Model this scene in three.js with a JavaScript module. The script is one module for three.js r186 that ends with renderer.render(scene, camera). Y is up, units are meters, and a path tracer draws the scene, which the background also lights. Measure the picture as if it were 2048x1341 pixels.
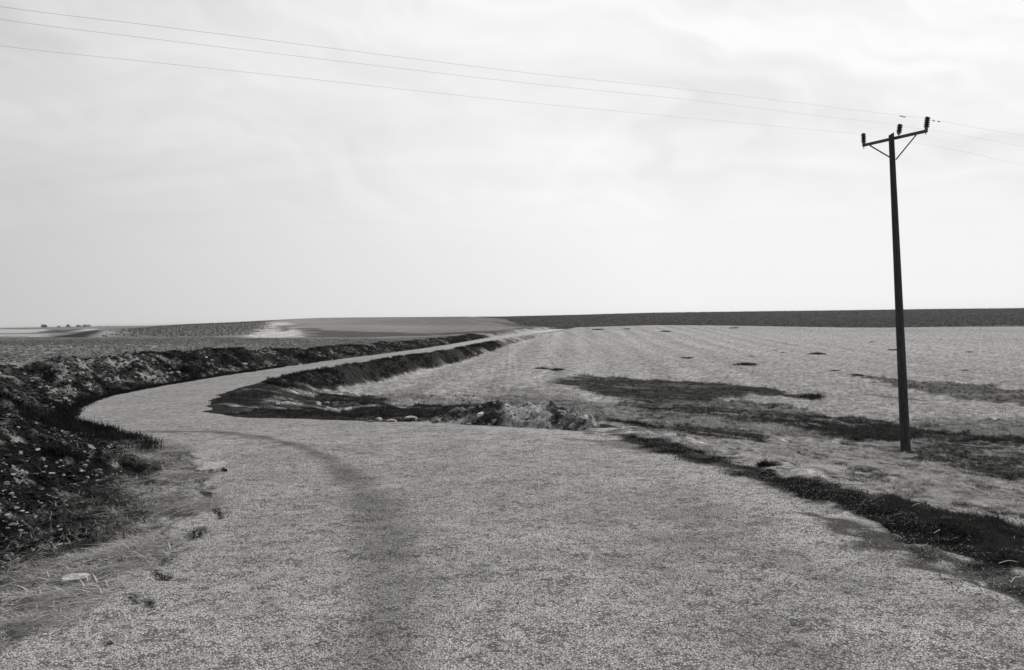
import * as THREE from 'three';
import { mergeGeometries } from 'three/addons/utils/BufferGeometryUtils.js';

// ---------------------------------------------------------------- camera, sky, sun, exposure
const EYE = 2.0, F = 1900;                                   // metres; focal length in pixels of the 2048 wide photograph
const scene = new THREE.Scene();
const camera = new THREE.PerspectiveCamera(2 * Math.atan(670.5 / F) * 180 / Math.PI, 1024 / 670, 0.1, 6000);
camera.position.set(0, EYE, 0);
camera.rotation.order = 'YXZ';
camera.rotation.set(-Math.atan(30.5 / F), 0, -1.0 * Math.PI / 180);
camera.updateMatrixWorld(true);
const renderer = new THREE.WebGLRenderer({ antialias: true });
renderer.setSize(1024, 670);
renderer.toneMapping = THREE.LinearToneMapping;
renderer.toneMappingExposure = 1;
renderer.shadowMap.enabled = true;

// seeded randomness and noise
let seed = 12345;
const rnd = () => { seed = (seed * 1664525 + 1013904223) >>> 0; return seed / 4294967296; };
const rr = (a, b) => a + (b - a) * rnd();
const hash = (i, j) => { let h = Math.imul(i, 374761393) + Math.imul(j, 668265263) | 0; h = Math.imul(h ^ (h >>> 13), 1274126177); return ((h ^ (h >>> 16)) >>> 0) / 4294967296; };
function vn(x, y) {
  const i = Math.floor(x), j = Math.floor(y); let fx = x - i, fy = y - j;
  fx = fx * fx * (3 - 2 * fx); fy = fy * fy * (3 - 2 * fy);
  const a = hash(i, j), b = hash(i + 1, j), c = hash(i, j + 1), d = hash(i + 1, j + 1);
  return a + (b - a) * fx + (c - a) * fy + (a - b - c + d) * fx * fy;
}
function fbm(x, y, o = 4) { let s = 0, a = 0.5, t = 0; for (let k = 0; k < o; k++) { s += a * vn(x, y); t += a; a *= 0.5; x = x * 2.03 + 17.1; y = y * 2.03 + 9.7; } return s / t; }
const clamp = (v, a = 0, b = 1) => Math.min(b, Math.max(a, v));
const sst = (a, b, v) => { const t = clamp((v - a) / (b - a)); return t * t * (3 - 2 * t); };
const mix = (a, b, t) => a + (b - a) * t;

function makeSky() {
  const W = 2048, H = 1024, data = new Float32Array(W * H * 4);
  for (let j = 0; j < H; j++) {
    const el = ((j + 0.5) / H - 0.5) * Math.PI, sy = Math.sin(el), cy = Math.cos(el);
    for (let i = 0; i < W; i++) {
      const a = ((i + 0.5) / W - 0.5) * 2 * Math.PI;
      const dx = Math.cos(a) * cy, dz = Math.sin(a) * cy;
      let v;
      if (sy < -0.02) v = 0.2;
      else {
        const toSun = clamp((dx * 0.64 + sy * 0.58 - dz * 0.50) * 0.5 + 0.5);      // thin overcast: brighter towards the veiled sun
        v = clamp(0.545 + 1.45 * (toSun - 0.55), 0.47, 0.915);
        const k = 1 / (Math.max(sy, 0) + 0.09), px = dx * k, pz = dz * k;
        const w = fbm(px * 0.55 + 4, pz * 0.55, 3) * 2.4;
        const c1 = fbm(px * 0.75 + w, pz * 2.3 + w * 0.8 + 3, 6);
        const wv = fbm(a * 5 + 30, el * 9 + 2, 4) - 0.5, q = el + a * 0.30 + wv * 0.16;                 // wisps trailing down to the right
        const c2 = fbm(a * 5 + wv * 3, q * 30, 6), c3 = fbm(a * 16 + 9, q * 60 + wv * 6, 5), m = sst(0.42, 0.62, fbm(a * 2.4 + 8, el * 5 + 6, 3));
        const fade = sst(0.04, 0.2, sy);
        v += fade * ((c1 - 0.5) * 0.16 + ((c2 - 0.5) * 0.52 + (c3 - 0.5) * 0.2) * mix(0.35, 1, m)) * mix(1, 0.55, sst(0.7, 0.88, toSun));
      }
      {
        v = Math.min(v, 0.98);
      }
      const o = (j * W + i) * 4;
      data[o] = data[o + 1] = data[o + 2] = v; data[o + 3] = 1;
    }
  }
  const t = new THREE.DataTexture(data, W, H, THREE.RGBAFormat, THREE.FloatType);
  t.mapping = THREE.EquirectangularReflectionMapping; t.magFilter = THREE.LinearFilter; t.minFilter = THREE.LinearFilter;
  t.needsUpdate = true;
  return t;
}
const skyTexture = makeSky();
scene.background = skyTexture;
scene.environment = skyTexture;
const sun = new THREE.DirectionalLight(0xfffaf3, 2.5);
sun.position.set(58, 88, -78);
sun.shadow.radius = 24; sun.castShadow = true;
Object.assign(sun.shadow.camera, { left: -60, right: 60, top: 60, bottom: -60, near: 1, far: 400 });
sun.shadow.mapSize.set(2048, 2048);
scene.fog = new THREE.FogExp2(0xdddddd, 0.00013);
scene.add(sun); scene.add(sun.target);

// ---------------------------------------------------------------- names and labels
const names = new Map();
function numbered(n) { const k = names.get(n) ?? 0; names.set(n, k + 1); return k ? `${n}_${String(k).padStart(3, '0')}` : n; }
function tag(o, label, category, group, kind) {
  if (label) o.userData.label = label;
  if (category) o.userData.category = category;
  if (group) o.userData.group = group;
  if (kind) o.userData.kind = kind;
  return o;
}
function add(o, name, parent = scene) {
  o.name = parent === scene ? numbered(name) : name; parent.add(o);
  o.traverse((m) => { if (m.isMesh) m.castShadow = m.receiveShadow = true; });
  return o;
}
const grey = (v) => new THREE.Color().setRGB(v, v, v);
const M = (v, rough = 0.95, more = {}) => new THREE.MeshStandardMaterial({ color: grey(v), roughness: rough, metalness: 0, ...more });
const MATT = (o) => new THREE.MeshPhysicalMaterial({ roughness: 1, specularIntensity: 0.12, ...o });   // porous soil, dead and living leaves: hardly any gloss

// ---------------------------------------------------------------- where a pixel of the photograph lies in the place
const UPX = new THREE.Vector3(), camQ = camera.quaternion;
function ray(px, py) { return new THREE.Vector3((px - 1024) / F, (670.5 - py) / F, -1).applyQuaternion(camQ); }  // not normalised: 1 deep
function atDepth(px, py, d) { const v = ray(px, py); return v.multiplyScalar(d / -v.z).add(camera.position); }

// ---------------------------------------------------------------- the road: two edges, left and right, in (x, forward) metres
const PAIRS = [
  [-3.0, -14, 2.9, -14], [-3.05, -6, 2.9, -6], [-3.05, 0, 2.9, 0], [-3.05, 6.4, 2.85, 5.6], [-3.1, 8.5, 3.0, 8.4], [-3.4, 10.9, 2.8, 11.6], [-4.3, 13.6, 1.8, 15.0],
  [-5.7, 16.0, -0.2, 17.9], [-7.7, 18.4, -3.4, 19.4], [-9.5, 20.6, -6.4, 20.9], [-10.7, 23.6, -7.5, 23.2], [-11.5, 27, -8.3, 26.5],
  [-11.7, 30.5, -8.75, 30.4], [-11.4, 36.5, -8.8, 37], [-9.9, 48.7, -7.6, 48.5], [-7.6, 63, -4.9, 64.5], [-5.4, 79, -3.0, 81],
  [-3.4, 99, -1.2, 100], [-0.6, 122, 1.7, 120], [6.7, 173, 9.0, 170], [9.5, 196, 12, 195], [14, 235, 16.5, 234], [20, 290, 22.5, 290],
];
function edgeCurve(k) {
  const c = new THREE.CatmullRomCurve3(PAIRS.map((p) => new THREE.Vector3(p[k], 0, p[k + 1])), false, 'centripetal');
  return c;
}
const LC = edgeCurve(0), RC = edgeCurve(2), NP = (PAIRS.length - 1);
const SEG = 11, NPTS = NP * SEG + 1;
const LX = new Float64Array(NPTS), LD = new Float64Array(NPTS), RX = new Float64Array(NPTS), RD = new Float64Array(NPTS);
for (let i = 0; i < NPTS; i++) { const t = i / (NPTS - 1), a = LC.getPoint(t), b = RC.getPoint(t); LX[i] = a.x; LD[i] = a.z; RX[i] = b.x; RD[i] = b.z; }
const near = { s: 0, i: 0 };
function signed(X, D, x, d, side) {         // > 0 outside that edge
  let best = 1e18, bi = 0, bt = 0;
  for (let i = 0; i < NPTS - 1; i++) {
    const ax = X[i], ad = D[i], ex = X[i + 1] - ax, ed = D[i + 1] - ad;
    let t = ((x - ax) * ex + (d - ad) * ed) / (ex * ex + ed * ed); t = t < 0 ? 0 : t > 1 ? 1 : t;
    const qx = x - ax - ex * t, qd = d - ad - ed * t, q = qx * qx + qd * qd;
    if (q < best) { best = q; bi = i; bt = t; }
  }
  const ex = X[bi + 1] - X[bi], ed = D[bi + 1] - D[bi], cr = ex * (d - D[bi]) - ed * (x - X[bi]);  // > 0: left of travel
  near.s = Math.sqrt(best) * (cr * side > 0 ? 1 : -1); near.i = (bi + bt) / SEG;
  return near.s;
}
const RI = { side: 0, s: 0, i: 0 };          // side: -1 left, 1 right, 0 on the road
function roadInfo(x, d) {
  const sl = signed(LX, LD, x, d, 1), il = near.i, sr = signed(RX, RD, x, d, -1), ir = near.i;
  if (sl <= 0 && sr <= 0) { RI.side = 0; RI.s = Math.max(sl, sr); RI.i = il; }
  else if (sr <= 0 || (sl > 0 && sl < sr)) { RI.side = -1; RI.s = sl; RI.i = il; }
  else { RI.side = 1; RI.s = sr; RI.i = ir; }
  return RI;
}

// ---------------------------------------------------------------- heights
function table(us, ds, rows) {
  return (u, d) => {
    let i = 0; while (i < us.length - 2 && u > us[i + 1]) i++;
    let j = 0; while (j < ds.length - 2 && d > ds[j + 1]) j++;
    const fu = clamp((u - us[i]) / (us[i + 1] - us[i])), fd = clamp((d - ds[j]) / (ds[j + 1] - ds[j]));
    const su = fu * fu * (3 - 2 * fu) * 0.6 + fu * 0.4;
    return mix(mix(rows[j][i], rows[j][i + 1], su), mix(rows[j + 1][i], rows[j + 1][i + 1], su), fd);
  };
}
const UL = [-0.62, -0.43, -0.33, -0.2, -0.05, 0.05], UR = [-0.3, 0, 0.15, 0.4, 0.6], UF = [-0.62, -0.5, -0.43, -0.33, -0.2, -0.05, 0.05, 0.15, 0.4, 0.6];
const leftLevel = table(UL, [0, 28, 50, 100, 180, 230], [
  [1.0, 0.97, 0.9, 0.65, 0.4, 0.3], [1.03, 0.97, 0.92, 0.62, 0.35, 0.3], [1.02, 0.9, 0.85, 0.55, 0.25, 0.2],
  [1.0, 0.95, 0.9, 0.65, 0.35, 0.25], [1.1, 1.3, 1.6, 1.9, 1.2, 0.3], [1.1, 1.5, 2.1, 2.7, 2.2, 0.2]]);
const rightLevel = table(UR, [0, 12, 20, 28, 48, 100, 180, 230], [
  [-0.9, -0.8, -0.8, -0.9, -1.0], [-0.4, -0.5, -0.7, -1.1, -1.2], [-0.2, -0.5, -1.0, -1.6, -1.8], [-0.32, -0.85, -1.4, -2.1, -2.2], [-0.9, -1.0, -1.4, -1.9, -2.0],
  [-0.4, -0.55, -0.85, -1.45, -1.6], [0.2, 0.25, 0.5, -0.72, -1.1], [0.2, -0.6, -1.2, -2, -2.2]]);
const farLevel = table(UF, [200, 230, 300, 420, 520, 700, 1000, 1500, 2600], [
  [0.85, 0.9, 1.3, 1.9, 2.3, 1.8, 0.2, -0.2, -1.0, -1.4],
  [0.8, 0.9, 1.4, 2.1, 2.8, 2.2, -0.8, -1.2, -2, -2],
  [0.8, 0.95, 1.75, 2.5, 3.7, 3.3, 0.6, 0, -0.6, -0.6],
  [0.95, 1.0, 1.1, 1.5, 3, 3.4, 2.4, 2.0, 1.4, 1.2],
  [1.35, 1.35, 1.3, 1, 2.6, 3.4, 3.8, 4.3, 3.7, 3.1],
  [2.6, 2.6, 2.5, 2, 2, 2.8, 2.8, 2.8, 2.8, 2.2],
  [1.5, 1.5, 1.5, 1.5, 1, 1, 1, 1, 1, 1],
  [0, 0, 0, 0, 0, 0, 0, 0, 0, 0],
  [0, 0, 0, 0, 0, 0, 0, 0, 0, 0]]);
const roadBump = (x, d) => (fbm(x * 0.7, d * 0.7, 3) - 0.5) * 0.02 * (1 - sst(30, 60, d));
const roadLevel = (d) => d < 176 ? 0 : -Math.min((d - 176) / 54 * 1.2, 4);
let bankness = 0;
function height(x, d, rough = true) {
  const dd = Math.max(d, 4), u = clamp(x / Math.max(dd, 9), -0.62, 0.6), r = Math.hypot(x, d);
  const far = d > 200 ? farLevel(u, d) : 0, tf = d > 200 ? sst(200, 232, d) : 0;
  bankness = 0;
  if (tf >= 1) return far;
  const { side, s, i } = roadInfo(x, d);
  const z = roadLevel(d);
  let h;
  if (side === 0) h = z + roadBump(x, d) - 0.005 - (0.042 + 0.0012 * Math.max(d, 0)) * Math.max(sst(-0.35, -0.75, s), sst(20, 45, d));
  else if (side < 0) {
    const L = leftLevel(u, dd), nearness = 1 - sst(7.2, 10.5, i);            // the near bank starts further from the asphalt
    const wob = rough ? (fbm(x * 0.45 + 7, d * 0.45, 3) - 0.5) : 0;
    const a = mix(0.45, 0.85, nearness) + wob * 0.5, b = mix(2.3, 4.4, nearness) + wob * 1.6;
    const p = clamp((s - a) / (b - a)), prof = p < 1 ? Math.pow(p, 0.8) * (1 - 0.12 * Math.sin(p * 6.28)) : 1;
    bankness = sst(0, 0.12, p) * (1 - sst(0.9, 1.15, (s - a) / (b - a)));
    h = mix(z - 0.01 - 0.05 * sst(0, 0.4, s) * (1 - nearness), L, clamp(prof));
    if (rough && bankness > 0) {
      const n = fbm(x * 1.5, d * 1.5, 4) - 0.5, m = vn(x * 6.5, d * 6.5) - 0.5, q = vn(x * 15, d * 15) - 0.5;
      h += bankness * (n * 0.34 + m * 0.09 + q * 0.04 * (1 - sst(20, 40, r)));
    }
    if (rough && p >= 1) h += (1 - sst(60, 130, d)) * 0.05 * Math.sin((d + x * 0.12) * 2 * Math.PI / 1.15 + 2 * fbm(x * 0.1, d * 0.1, 2)) * sst(4, 6, s);
  } else {
    const R = rightLevel(u, dd), nearness = 1 - sst(6.6, 8.6, i);
    const edge = 1.15 + (rough ? (fbm(x * 0.8, d * 0.8, 3) - 0.5) * 0.22 : 0);
    const pn = 0.34 * sst(edge, edge + 0.9, s) + 0.26 * sst(edge + 0.5, 5, s) + 0.4 * sst(3, 13, s);
    const pf = sst(0.15, 1.5 + 0.5 * vn(x * 0.5, d * 0.5) + 2.2 * (1 - sst(11, 13, i)), s);
    h = mix(z - mix(0.012, 0.003, nearness) + roadBump(x, d), R, mix(pf, pn, nearness));
    // narrow burnt verge with a low lip along the near edge
    h += nearness * 0.03 * Math.exp(-Math.pow((s - 0.95) / 0.25, 2));
  }
  if (rough && side !== 0) {
    const w = sst(0.05, 0.5, s) * (1 - sst(60, 110, r));
    h += w * ((fbm(x * 0.9 + 31, d * 0.9, 3) - 0.5) * 0.17 + (vn(x * 3.7, d * 3.7) - 0.5) * 0.07 + (vn(x * 9.1, d * 9.1) - 0.5) * 0.03);
  }
  return tf > 0 ? mix(h, far, tf) : h;
}
function ground(px, py, rough = false) {
  const v = ray(px, py); let t = 2, pt = t;
  for (let k = 0; k < 4000 && t < 2600; k++) {
    if (EYE + v.y * t <= height(v.x * t, -v.z * t, rough)) break;
    pt = t; t += 0.02 + t * 0.006;
  }
  for (let k = 0; k < 14; k++) { const m = (pt + t) / 2; if (EYE + v.y * m <= height(v.x * m, -v.z * m, rough)) t = m; else pt = m; }
  return { x: v.x * t, d: -v.z * t, y: EYE + v.y * t };
}

// ---------------------------------------------------------------- what grows and lies where: outlines on the land
function outline(list, albedo, soft, strength = 1, grain = 1) {
  const P = list.map(([a, b]) => { const g = ground(a, b); return [g.x, g.d]; });
  const xs = P.map((p) => p[0]), ds = P.map((p) => p[1]), m = soft * 2.5 + 0.3;
  return { P, albedo, soft, strength, grain, x0: Math.min(...xs) - m, x1: Math.max(...xs) + m, d0: Math.min(...ds) - m, d1: Math.max(...ds) + m };
}
function inOutline(o, x, d) {                // 0..1
  if (x < o.x0 || x > o.x1 || d < o.d0 || d > o.d1) return 0;
  const P = o.P; let best = 1e18, inside = false;
  for (let i = 0, j = P.length - 1; i < P.length; j = i++) {
    const ax = P[j][0], ad = P[j][1], bx = P[i][0], bd = P[i][1], ex = bx - ax, ed = bd - ad;
    const t = clamp(((x - ax) * ex + (d - ad) * ed) / (ex * ex + ed * ed + 1e-9));
    const q = (x - ax - ex * t) ** 2 + (d - ad - ed * t) ** 2; if (q < best) best = q;
    if ((bd > d) !== (ad > d) && x < (ax - bx) * (d - bd) / (ad - bd) + bx) inside = !inside;
  }
  const s = Math.sqrt(best) * (inside ? 1 : -1), f = 1 / o.soft;
  const n = (fbm(x * f * 0.9 + 3, d * f * 0.7, 4) - 0.5) * 3.2 * o.soft * o.grain;
  return sst(-0.35 * o.soft, 0.45 * o.soft, s + n) * o.strength;
}
const BLACK = 0.008;
const PATCHES = [
  // right verge: burnt black strip and the scorched, trampled ground on its road side
  outline([[1230, 872], [1330, 882], [1430, 908], [1500, 929], [1600, 958], [1750, 996], [1900, 1026], [2048, 1054], [2250, 1095], [2250, 1205], [2048, 1142], [1950, 1112], [1850, 1095], [1780, 1062], [1700, 1032], [1620, 998], [1480, 950], [1380, 920], [1290, 900]], BLACK, 0.22, 1, 0.7),
  outline([[1600, 1018], [1750, 1050], [1850, 1088], [1960, 1120], [2100, 1150], [2100, 1215], [1900, 1150], [1780, 1115], [1700, 1085], [1640, 1052]], 0.022, 0.22, 0.9, 1.7),
  outline([[1120, 880], [1260, 884], [1400, 915], [1300, 908]], 0.07, 0.2, 0.7),
  // right hollow and field
  outline([[1098, 765], [1170, 750], [1300, 760], [1480, 770], [1600, 790], [1645, 800], [1500, 792], [1400, 806], [1300, 812], [1190, 792]], 0.0201, 1.1, 1, 0.7),
  outline([[1240, 802], [1400, 800], [1560, 812], [1650, 830], [1600, 852], [1480, 842], [1350, 838]], 0.05, 1.2, 0.85, 0.9),
  outline([[1530, 846], [1600, 828], [1720, 836], [1870, 862], [1990, 872], [2100, 884], [2100, 896], [1960, 890], [1860, 882], [1740, 884], [1620, 872]], 0.008, 0.8, 1, 0.6),
  outline([[1850, 878], [1960, 885], [2100, 895], [2100, 985], [1960, 955], [1830, 915]], 0.035, 0.6, 0.8, 1.4),
  outline([[1200, 836], [1330, 850], [1440, 858], [1545, 872], [1535, 887], [1440, 883], [1350, 868], [1240, 850]], 0.025, 0.5, 0.9),
  outline([[1715, 750], [1850, 763], [1950, 768], [2100, 792], [2100, 818], [1950, 802], [1850, 785], [1760, 766]], 0.05, 0.8, 0.85, 1.2),
  outline([[1730, 786], [1860, 802], [1865, 806], [1730, 790]], 0.06, 0.3, 0.8),
  outline([[1800, 842], [1950, 848], [2100, 866], [2100, 872], [1950, 856]], 0.09, 0.5, 0.6),
  // island inside the bend
  outline([[425, 832], [520, 820], [640, 822], [760, 812], [900, 812], [1010, 816], [1010, 836], [900, 838], [800, 842], [700, 842], [560, 838]], 0.0201, 0.45, 1, 1.2),
  outline([[405, 815], [430, 790], [560, 786], [560, 796], [440, 808]], 0.02, 0.35),
  outline([[480, 778], [560, 762], [650, 752], [720, 752], [700, 768], [600, 772]], 0.022, 0.6),
  outline([[620, 750], [760, 721], [900, 700], [990, 682], [1030, 674], [985, 695], [900, 714], [840, 731], [790, 748], [700, 764]], 0.02, 0.5, 1, 0.7),
  outline([[590, 800], [650, 790], [760, 796], [780, 812], [660, 812]], 0.03, 0.4, 0.9),
  outline([[780, 786], [860, 790], [930, 808], [820, 802]], 0.06, 0.5, 0.7, 1.5),
  outline([[960, 772], [1060, 780], [1200, 808], [1120, 806], [1000, 788]], 0.1, 0.6, 0.6, 1.6),
  // left: the black foot of the bank along the bend, pale slips of earth in the bank
  outline([[40, 835], [110, 800], [200, 792], [330, 768], [430, 752], [640, 724], [640, 728], [430, 758], [250, 790], [160, 815], [150, 832], [235, 865], [330, 892], [290, 912], [190, 892], [100, 858]], BLACK, 0.3, 1, 0.8),
  outline([[107, 742], [140, 738], [165, 755], [160, 772], [120, 774]], 0.24, 0.4),
  outline([[205, 756], [240, 752], [250, 764], [212, 770]], 0.27, 0.4),
  outline([[272, 742], [310, 736], [338, 752], [336, 762], [290, 760]], 0.27, 0.45),
  outline([[98, 777], [195, 774], [200, 782], [140, 788]], 0.26, 0.35),
  outline([[-40, 795], [40, 798], [90, 815], [80, 826], [-40, 806]], 0.2, 0.3),
  outline([[-40, 724], [80, 722], [200, 716], [330, 708], [330, 712], [200, 722], [70, 733], [-40, 736]], 0.2, 0.4),
  outline([[215, 915], [250, 905], [275, 925], [250, 938], [222, 932]], 0.26, 0.14),
  outline([[0, 905], [80, 925], [60, 958], [-60, 960]], 0.008, 0.2),
  // the hills
  outline([[470, 677], [538, 645], [580, 645], [606, 660], [614, 675]], 0.4, 2.2, 1, 0.6),
  outline([[540, 652], [590, 650], [600, 660], [545, 664]], 0.08, 2.2, 0.9, 1.2),
  outline([[606, 657], [700, 663], [900, 668], [850, 672], [700, 676], [616, 675]], 0.05, 2.2, 0.85, 0.9),
  outline([[860, 667], [980, 663], [1070, 655], [1060, 659], [980, 668], [880, 671]], 0.045, 1.6, 1, 0.8),
  outline([[960, 642], [1040, 648], [1070, 655], [1030, 653]], 0.05, 3, 0.9, 0.8),
  outline([[830, 682], [930, 676], [985, 671], [985, 675], [930, 682]], 0.05, 0.9, 0.9, 0.8),
  outline([[-60, 659], [95, 659], [75, 666], [-60, 668]], 0.34, 3, 1, 0.5),
  outline([[-60, 669], [110, 668], [90, 674], [-60, 673]], 0.3, 2.5, 1, 0.5),
  outline([[75, 666], [110, 659], [165, 658], [135, 666]], 0.06, 3, 1, 0.4),
  outline([[140, 664], [170, 658], [200, 658], [180, 662]], 0.36, 3, 1, 0.4),
  outline([[95, 675], [185, 661], [206, 661], [178, 675]], 0.02, 2, 1, 0.4),
  outline([[186, 675], [215, 661], [236, 661], [216, 675]], 0.3, 2, 1, 0.4),
  outline([[218, 675], [240, 660], [400, 648], [540, 642], [476, 677]], 0.1, 5, 0.85, 0.6),
  // pale earth where the road runs over the rise
  outline([[985, 672], [1040, 664], [1100, 656], [1108, 662], [1060, 672], [1000, 684]], 0.38, 2.0, 0.8, 0.7),
];

const SLIPS = PATCHES.slice(19, 25);
const VINEYARD = PATCHES[PATCHES.length - 2];
// broken, crumbled bites in the left edge of the asphalt
const HOLES = [
  [[398, 985], [425, 988], [432, 1010], [442, 1020], [448, 1035], [438, 1042], [422, 1018], [408, 1002]], [[370, 1070], [405, 1054], [412, 1062], [398, 1078], [380, 1082]],
  [[300, 1142], [318, 1138], [322, 1150], [344, 1154], [338, 1164], [312, 1162]], [[314, 1124], [335, 1110], [350, 1116], [325, 1132]], [[255, 1196], [275, 1188], [272, 1200], [288, 1204], [262, 1212]], [[292, 1200], [300, 1194], [306, 1212], [290, 1216]],
  [[206, 1288], [225, 1278], [230, 1290], [212, 1298]], [[330, 1092], [352, 1084], [348, 1096], [332, 1102]], [[416, 972], [428, 968], [430, 978], [418, 982]],
].map((p) => outline(p, 0.01, 0.045, 1, 0.45));
PATCHES.push(...HOLES);
// land cover: which sheet a point belongs to and its own colour
const REG = ['ground', 'cut_bank', 'ploughed_field', 'stubble_field', 'hill', 'crop_slope'];
function cover(x, d) {
  const r = Math.hypot(x, d), u = x / Math.max(d, 4);
  const h = height(x, d); const bk = bankness, { side, s } = RI;
  let reg, a;
  const db = 84 + 22 * sst(-0.3, -0.55, u) + 22 * sst(-0.15, -0.04, u);
  const n1 = fbm(x * 0.35, d * 0.35, 4), n2 = fbm(x * 1.7 + 40, d * 1.7, 4), n3 = vn(x * 6 + 9, d * 6);
  if (d > 236 || (d > db + 1 && (d > 232 || side < 0) && u < 0.06)) {
    const dark = sst(-0.06, 0.03, u + (d - 330) * 0.00025 + (n1 - 0.5) * 0.02);
    reg = dark > 0.5 ? 5 : 4;
    a = mix(0.155 + (fbm(x * 0.05, d * 0.02, 4) - 0.5) * 0.16 + (n2 - 0.5) * 0.06, 0.09, dark);
  } else if (side < 0) {
    const t = 0;
    if (bk > 0.25) { reg = 1; const m = sst(0.5, 0.66, n2 * 0.75 + n3 * 0.25); a = mix(0.016, 0.16, m * m); if (d < 18) a = mix(0.008, 0.19, Math.pow(sst(0.56, 0.74, n2 * 0.55 + n3 * 0.45), 1.4)); }
    else if (s > 1.8) { reg = 2; a = 0.2 + (n1 - 0.5) * 0.08 + (n2 - 0.5) * 0.12 + (fbm(x * 0.06, d * 0.5, 4) - 0.5) * 0.14 - 0.075 * sst(48, 62, d + (n1 - 0.5) * 12); }
    else { reg = 0; a = d < 20 ? mix(0.05, 0.22, sst(0.36, 0.6, n2 * 0.6 + n3 * 0.4)) : mix(0.02, 0.1, sst(0.4, 0.65, n2)); if (d < 18) a = mix(a, 0.016, sst(0.62, 1.2, s + (n2 - 0.5) * 0.8)); }
  } else {
    const field = d > 36 || (d > 26 && u < -0.02 && s > 3);
    if (field && s > 1.4) {
      reg = 3;
      const ang = x - 0.066 * d, stripe = Math.sin(ang * 2.1 + (n1 - 0.5) * 1.6) * 0.5 + 0.5;
      const broad = fbm(x * 0.03, d * 0.045 + 2, 4), st2 = fbm(ang * 0.9, d * 0.03, 3);
      a = 0.285 + (stripe - 0.5) * 0.055 * (1 - sst(0.2, 0.35, u)) + (st2 - 0.5) * 0.08 + (broad - 0.5) * 0.08 + (n2 - 0.5) * 0.04;
    } else {
      reg = 0;
      a = mix(0.13, 0.38, sst(0.34, 0.64, n2 * 0.6 + n1 * 0.4)) * (0.7 + 0.6 * n3);
      if (s > 1.3 && d < 34 && x > 0) { const tus = sst(0.5, 0.64, fbm(x * 2.4 + 80, d * 2.4, 3)); a = mix(a, 0.035, tus * 0.85); }
      if (s > 0.3 && x < 3 && d > 17) a = mix(a * 0.8, 0.04, sst(0.47, 0.58, n1 * 0.4 + fbm(x * 0.45 + 12, d * 1.5, 4) * 0.6));   // island: streaks of dark weed
      if (d > 24 && s < 2.1) a = mix(a, mix(0.012, 0.1, sst(0.55, 0.75, n2)), (1 - sst(0.9, 1.7, s + (n1 - 0.5) * 1.6)) * (1 - sst(72, 104, d + (n1 - 0.5) * 30)));
      else if (s < 1.2 && d > 18.5 && x < -2) a = mix(a, 0.02, 1 - sst(0.5, 1.1, s + (n2 - 0.5) * 0.6));
      if (s < 1.2 && d < 17) a = 0.24 + (n2 - 0.5) * 0.16 + (n3 - 0.5) * 0.1;
    }
  }
  const streak = fbm(x * 0.35 + 60, d * 1.7 + x * 0.25, 4);
  for (const o of PATCHES) { const t = inOutline(o, x, d); if (t > 0) a = mix(a, o.albedo * (0.6 + 0.8 * n3) + (o.albedo < 0.1 && o.albedo > 0.02 && d < 60 ? 0.06 * sst(0.52, 0.74, streak) : 0), t); }
  return { h, reg, a: clamp(a, 0.006, 0.6) };
}

// ---------------------------------------------------------------- grain textures (mean about 0.6 of the vertex colour)
function grain(size, fn) {
  const data = new Uint8Array(size * size * 4);
  for (let j = 0; j < size; j++) for (let i = 0; i < size; i++) {
    const v = clamp(fn(i / size, j / size)) * 255, o = (j * size + i) * 4;
    data[o] = data[o + 1] = data[o + 2] = v; data[o + 3] = 255;
  }
  const t = new THREE.DataTexture(data, size, size); t.wrapS = t.wrapT = THREE.RepeatWrapping;
  t.magFilter = THREE.LinearFilter; t.minFilter = THREE.LinearMipmapLinearFilter; t.generateMipmaps = true; t.needsUpdate = true;
  return t;
}
function tvn(x, y, p) {                       // value noise that repeats every p cells
  const i = Math.floor(x), j = Math.floor(y), w = (k) => ((k % p) + p) % p; let fx = x - i, fy = y - j;
  fx = fx * fx * (3 - 2 * fx); fy = fy * fy * (3 - 2 * fy);
  const a = hash(w(i), w(j) + p * 7), b = hash(w(i + 1), w(j) + p * 7), c = hash(w(i), w(j + 1) + p * 7), d = hash(w(i + 1), w(j + 1) + p * 7);
  return a + (b - a) * fx + (c - a) * fy + (a - b - c + d) * fx * fy;
}
const tf = (u, v, p, o) => { let s = 0, a = 0.5, t = 0; for (let k = 0; k < o; k++) { s += a * tvn(u * p, v * p, p); t += a; a *= 0.6; p *= 2; } return s / t; };
const dirtMap = grain(1024, (u, v) => { const n = tf(u, v, 24, 6), g = tvn(u * 310, v * 310, 310), e = tvn(u * 190, v * 190, 190); return 0.6 + (n - 0.5) * 1.5 + (g - 0.5) * 0.5 + (e - 0.5) * 0.35 - 0.3 * sst(0.75, 0.95, e); });
const strawMap = grain(1024, (u, v) => { const n = tf(u, v, 16, 4), a = tvn(u * 260, v * 40, 40) * 0, b = tvn(u * 128, v * 512, 512), c = tvn(u * 512 + v * 128, v * 128, 512); return 0.6 + (n - 0.5) * 1.0 + (b - 0.5) * 0.4 + (c - 0.5) * 0.4 + a; });
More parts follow.
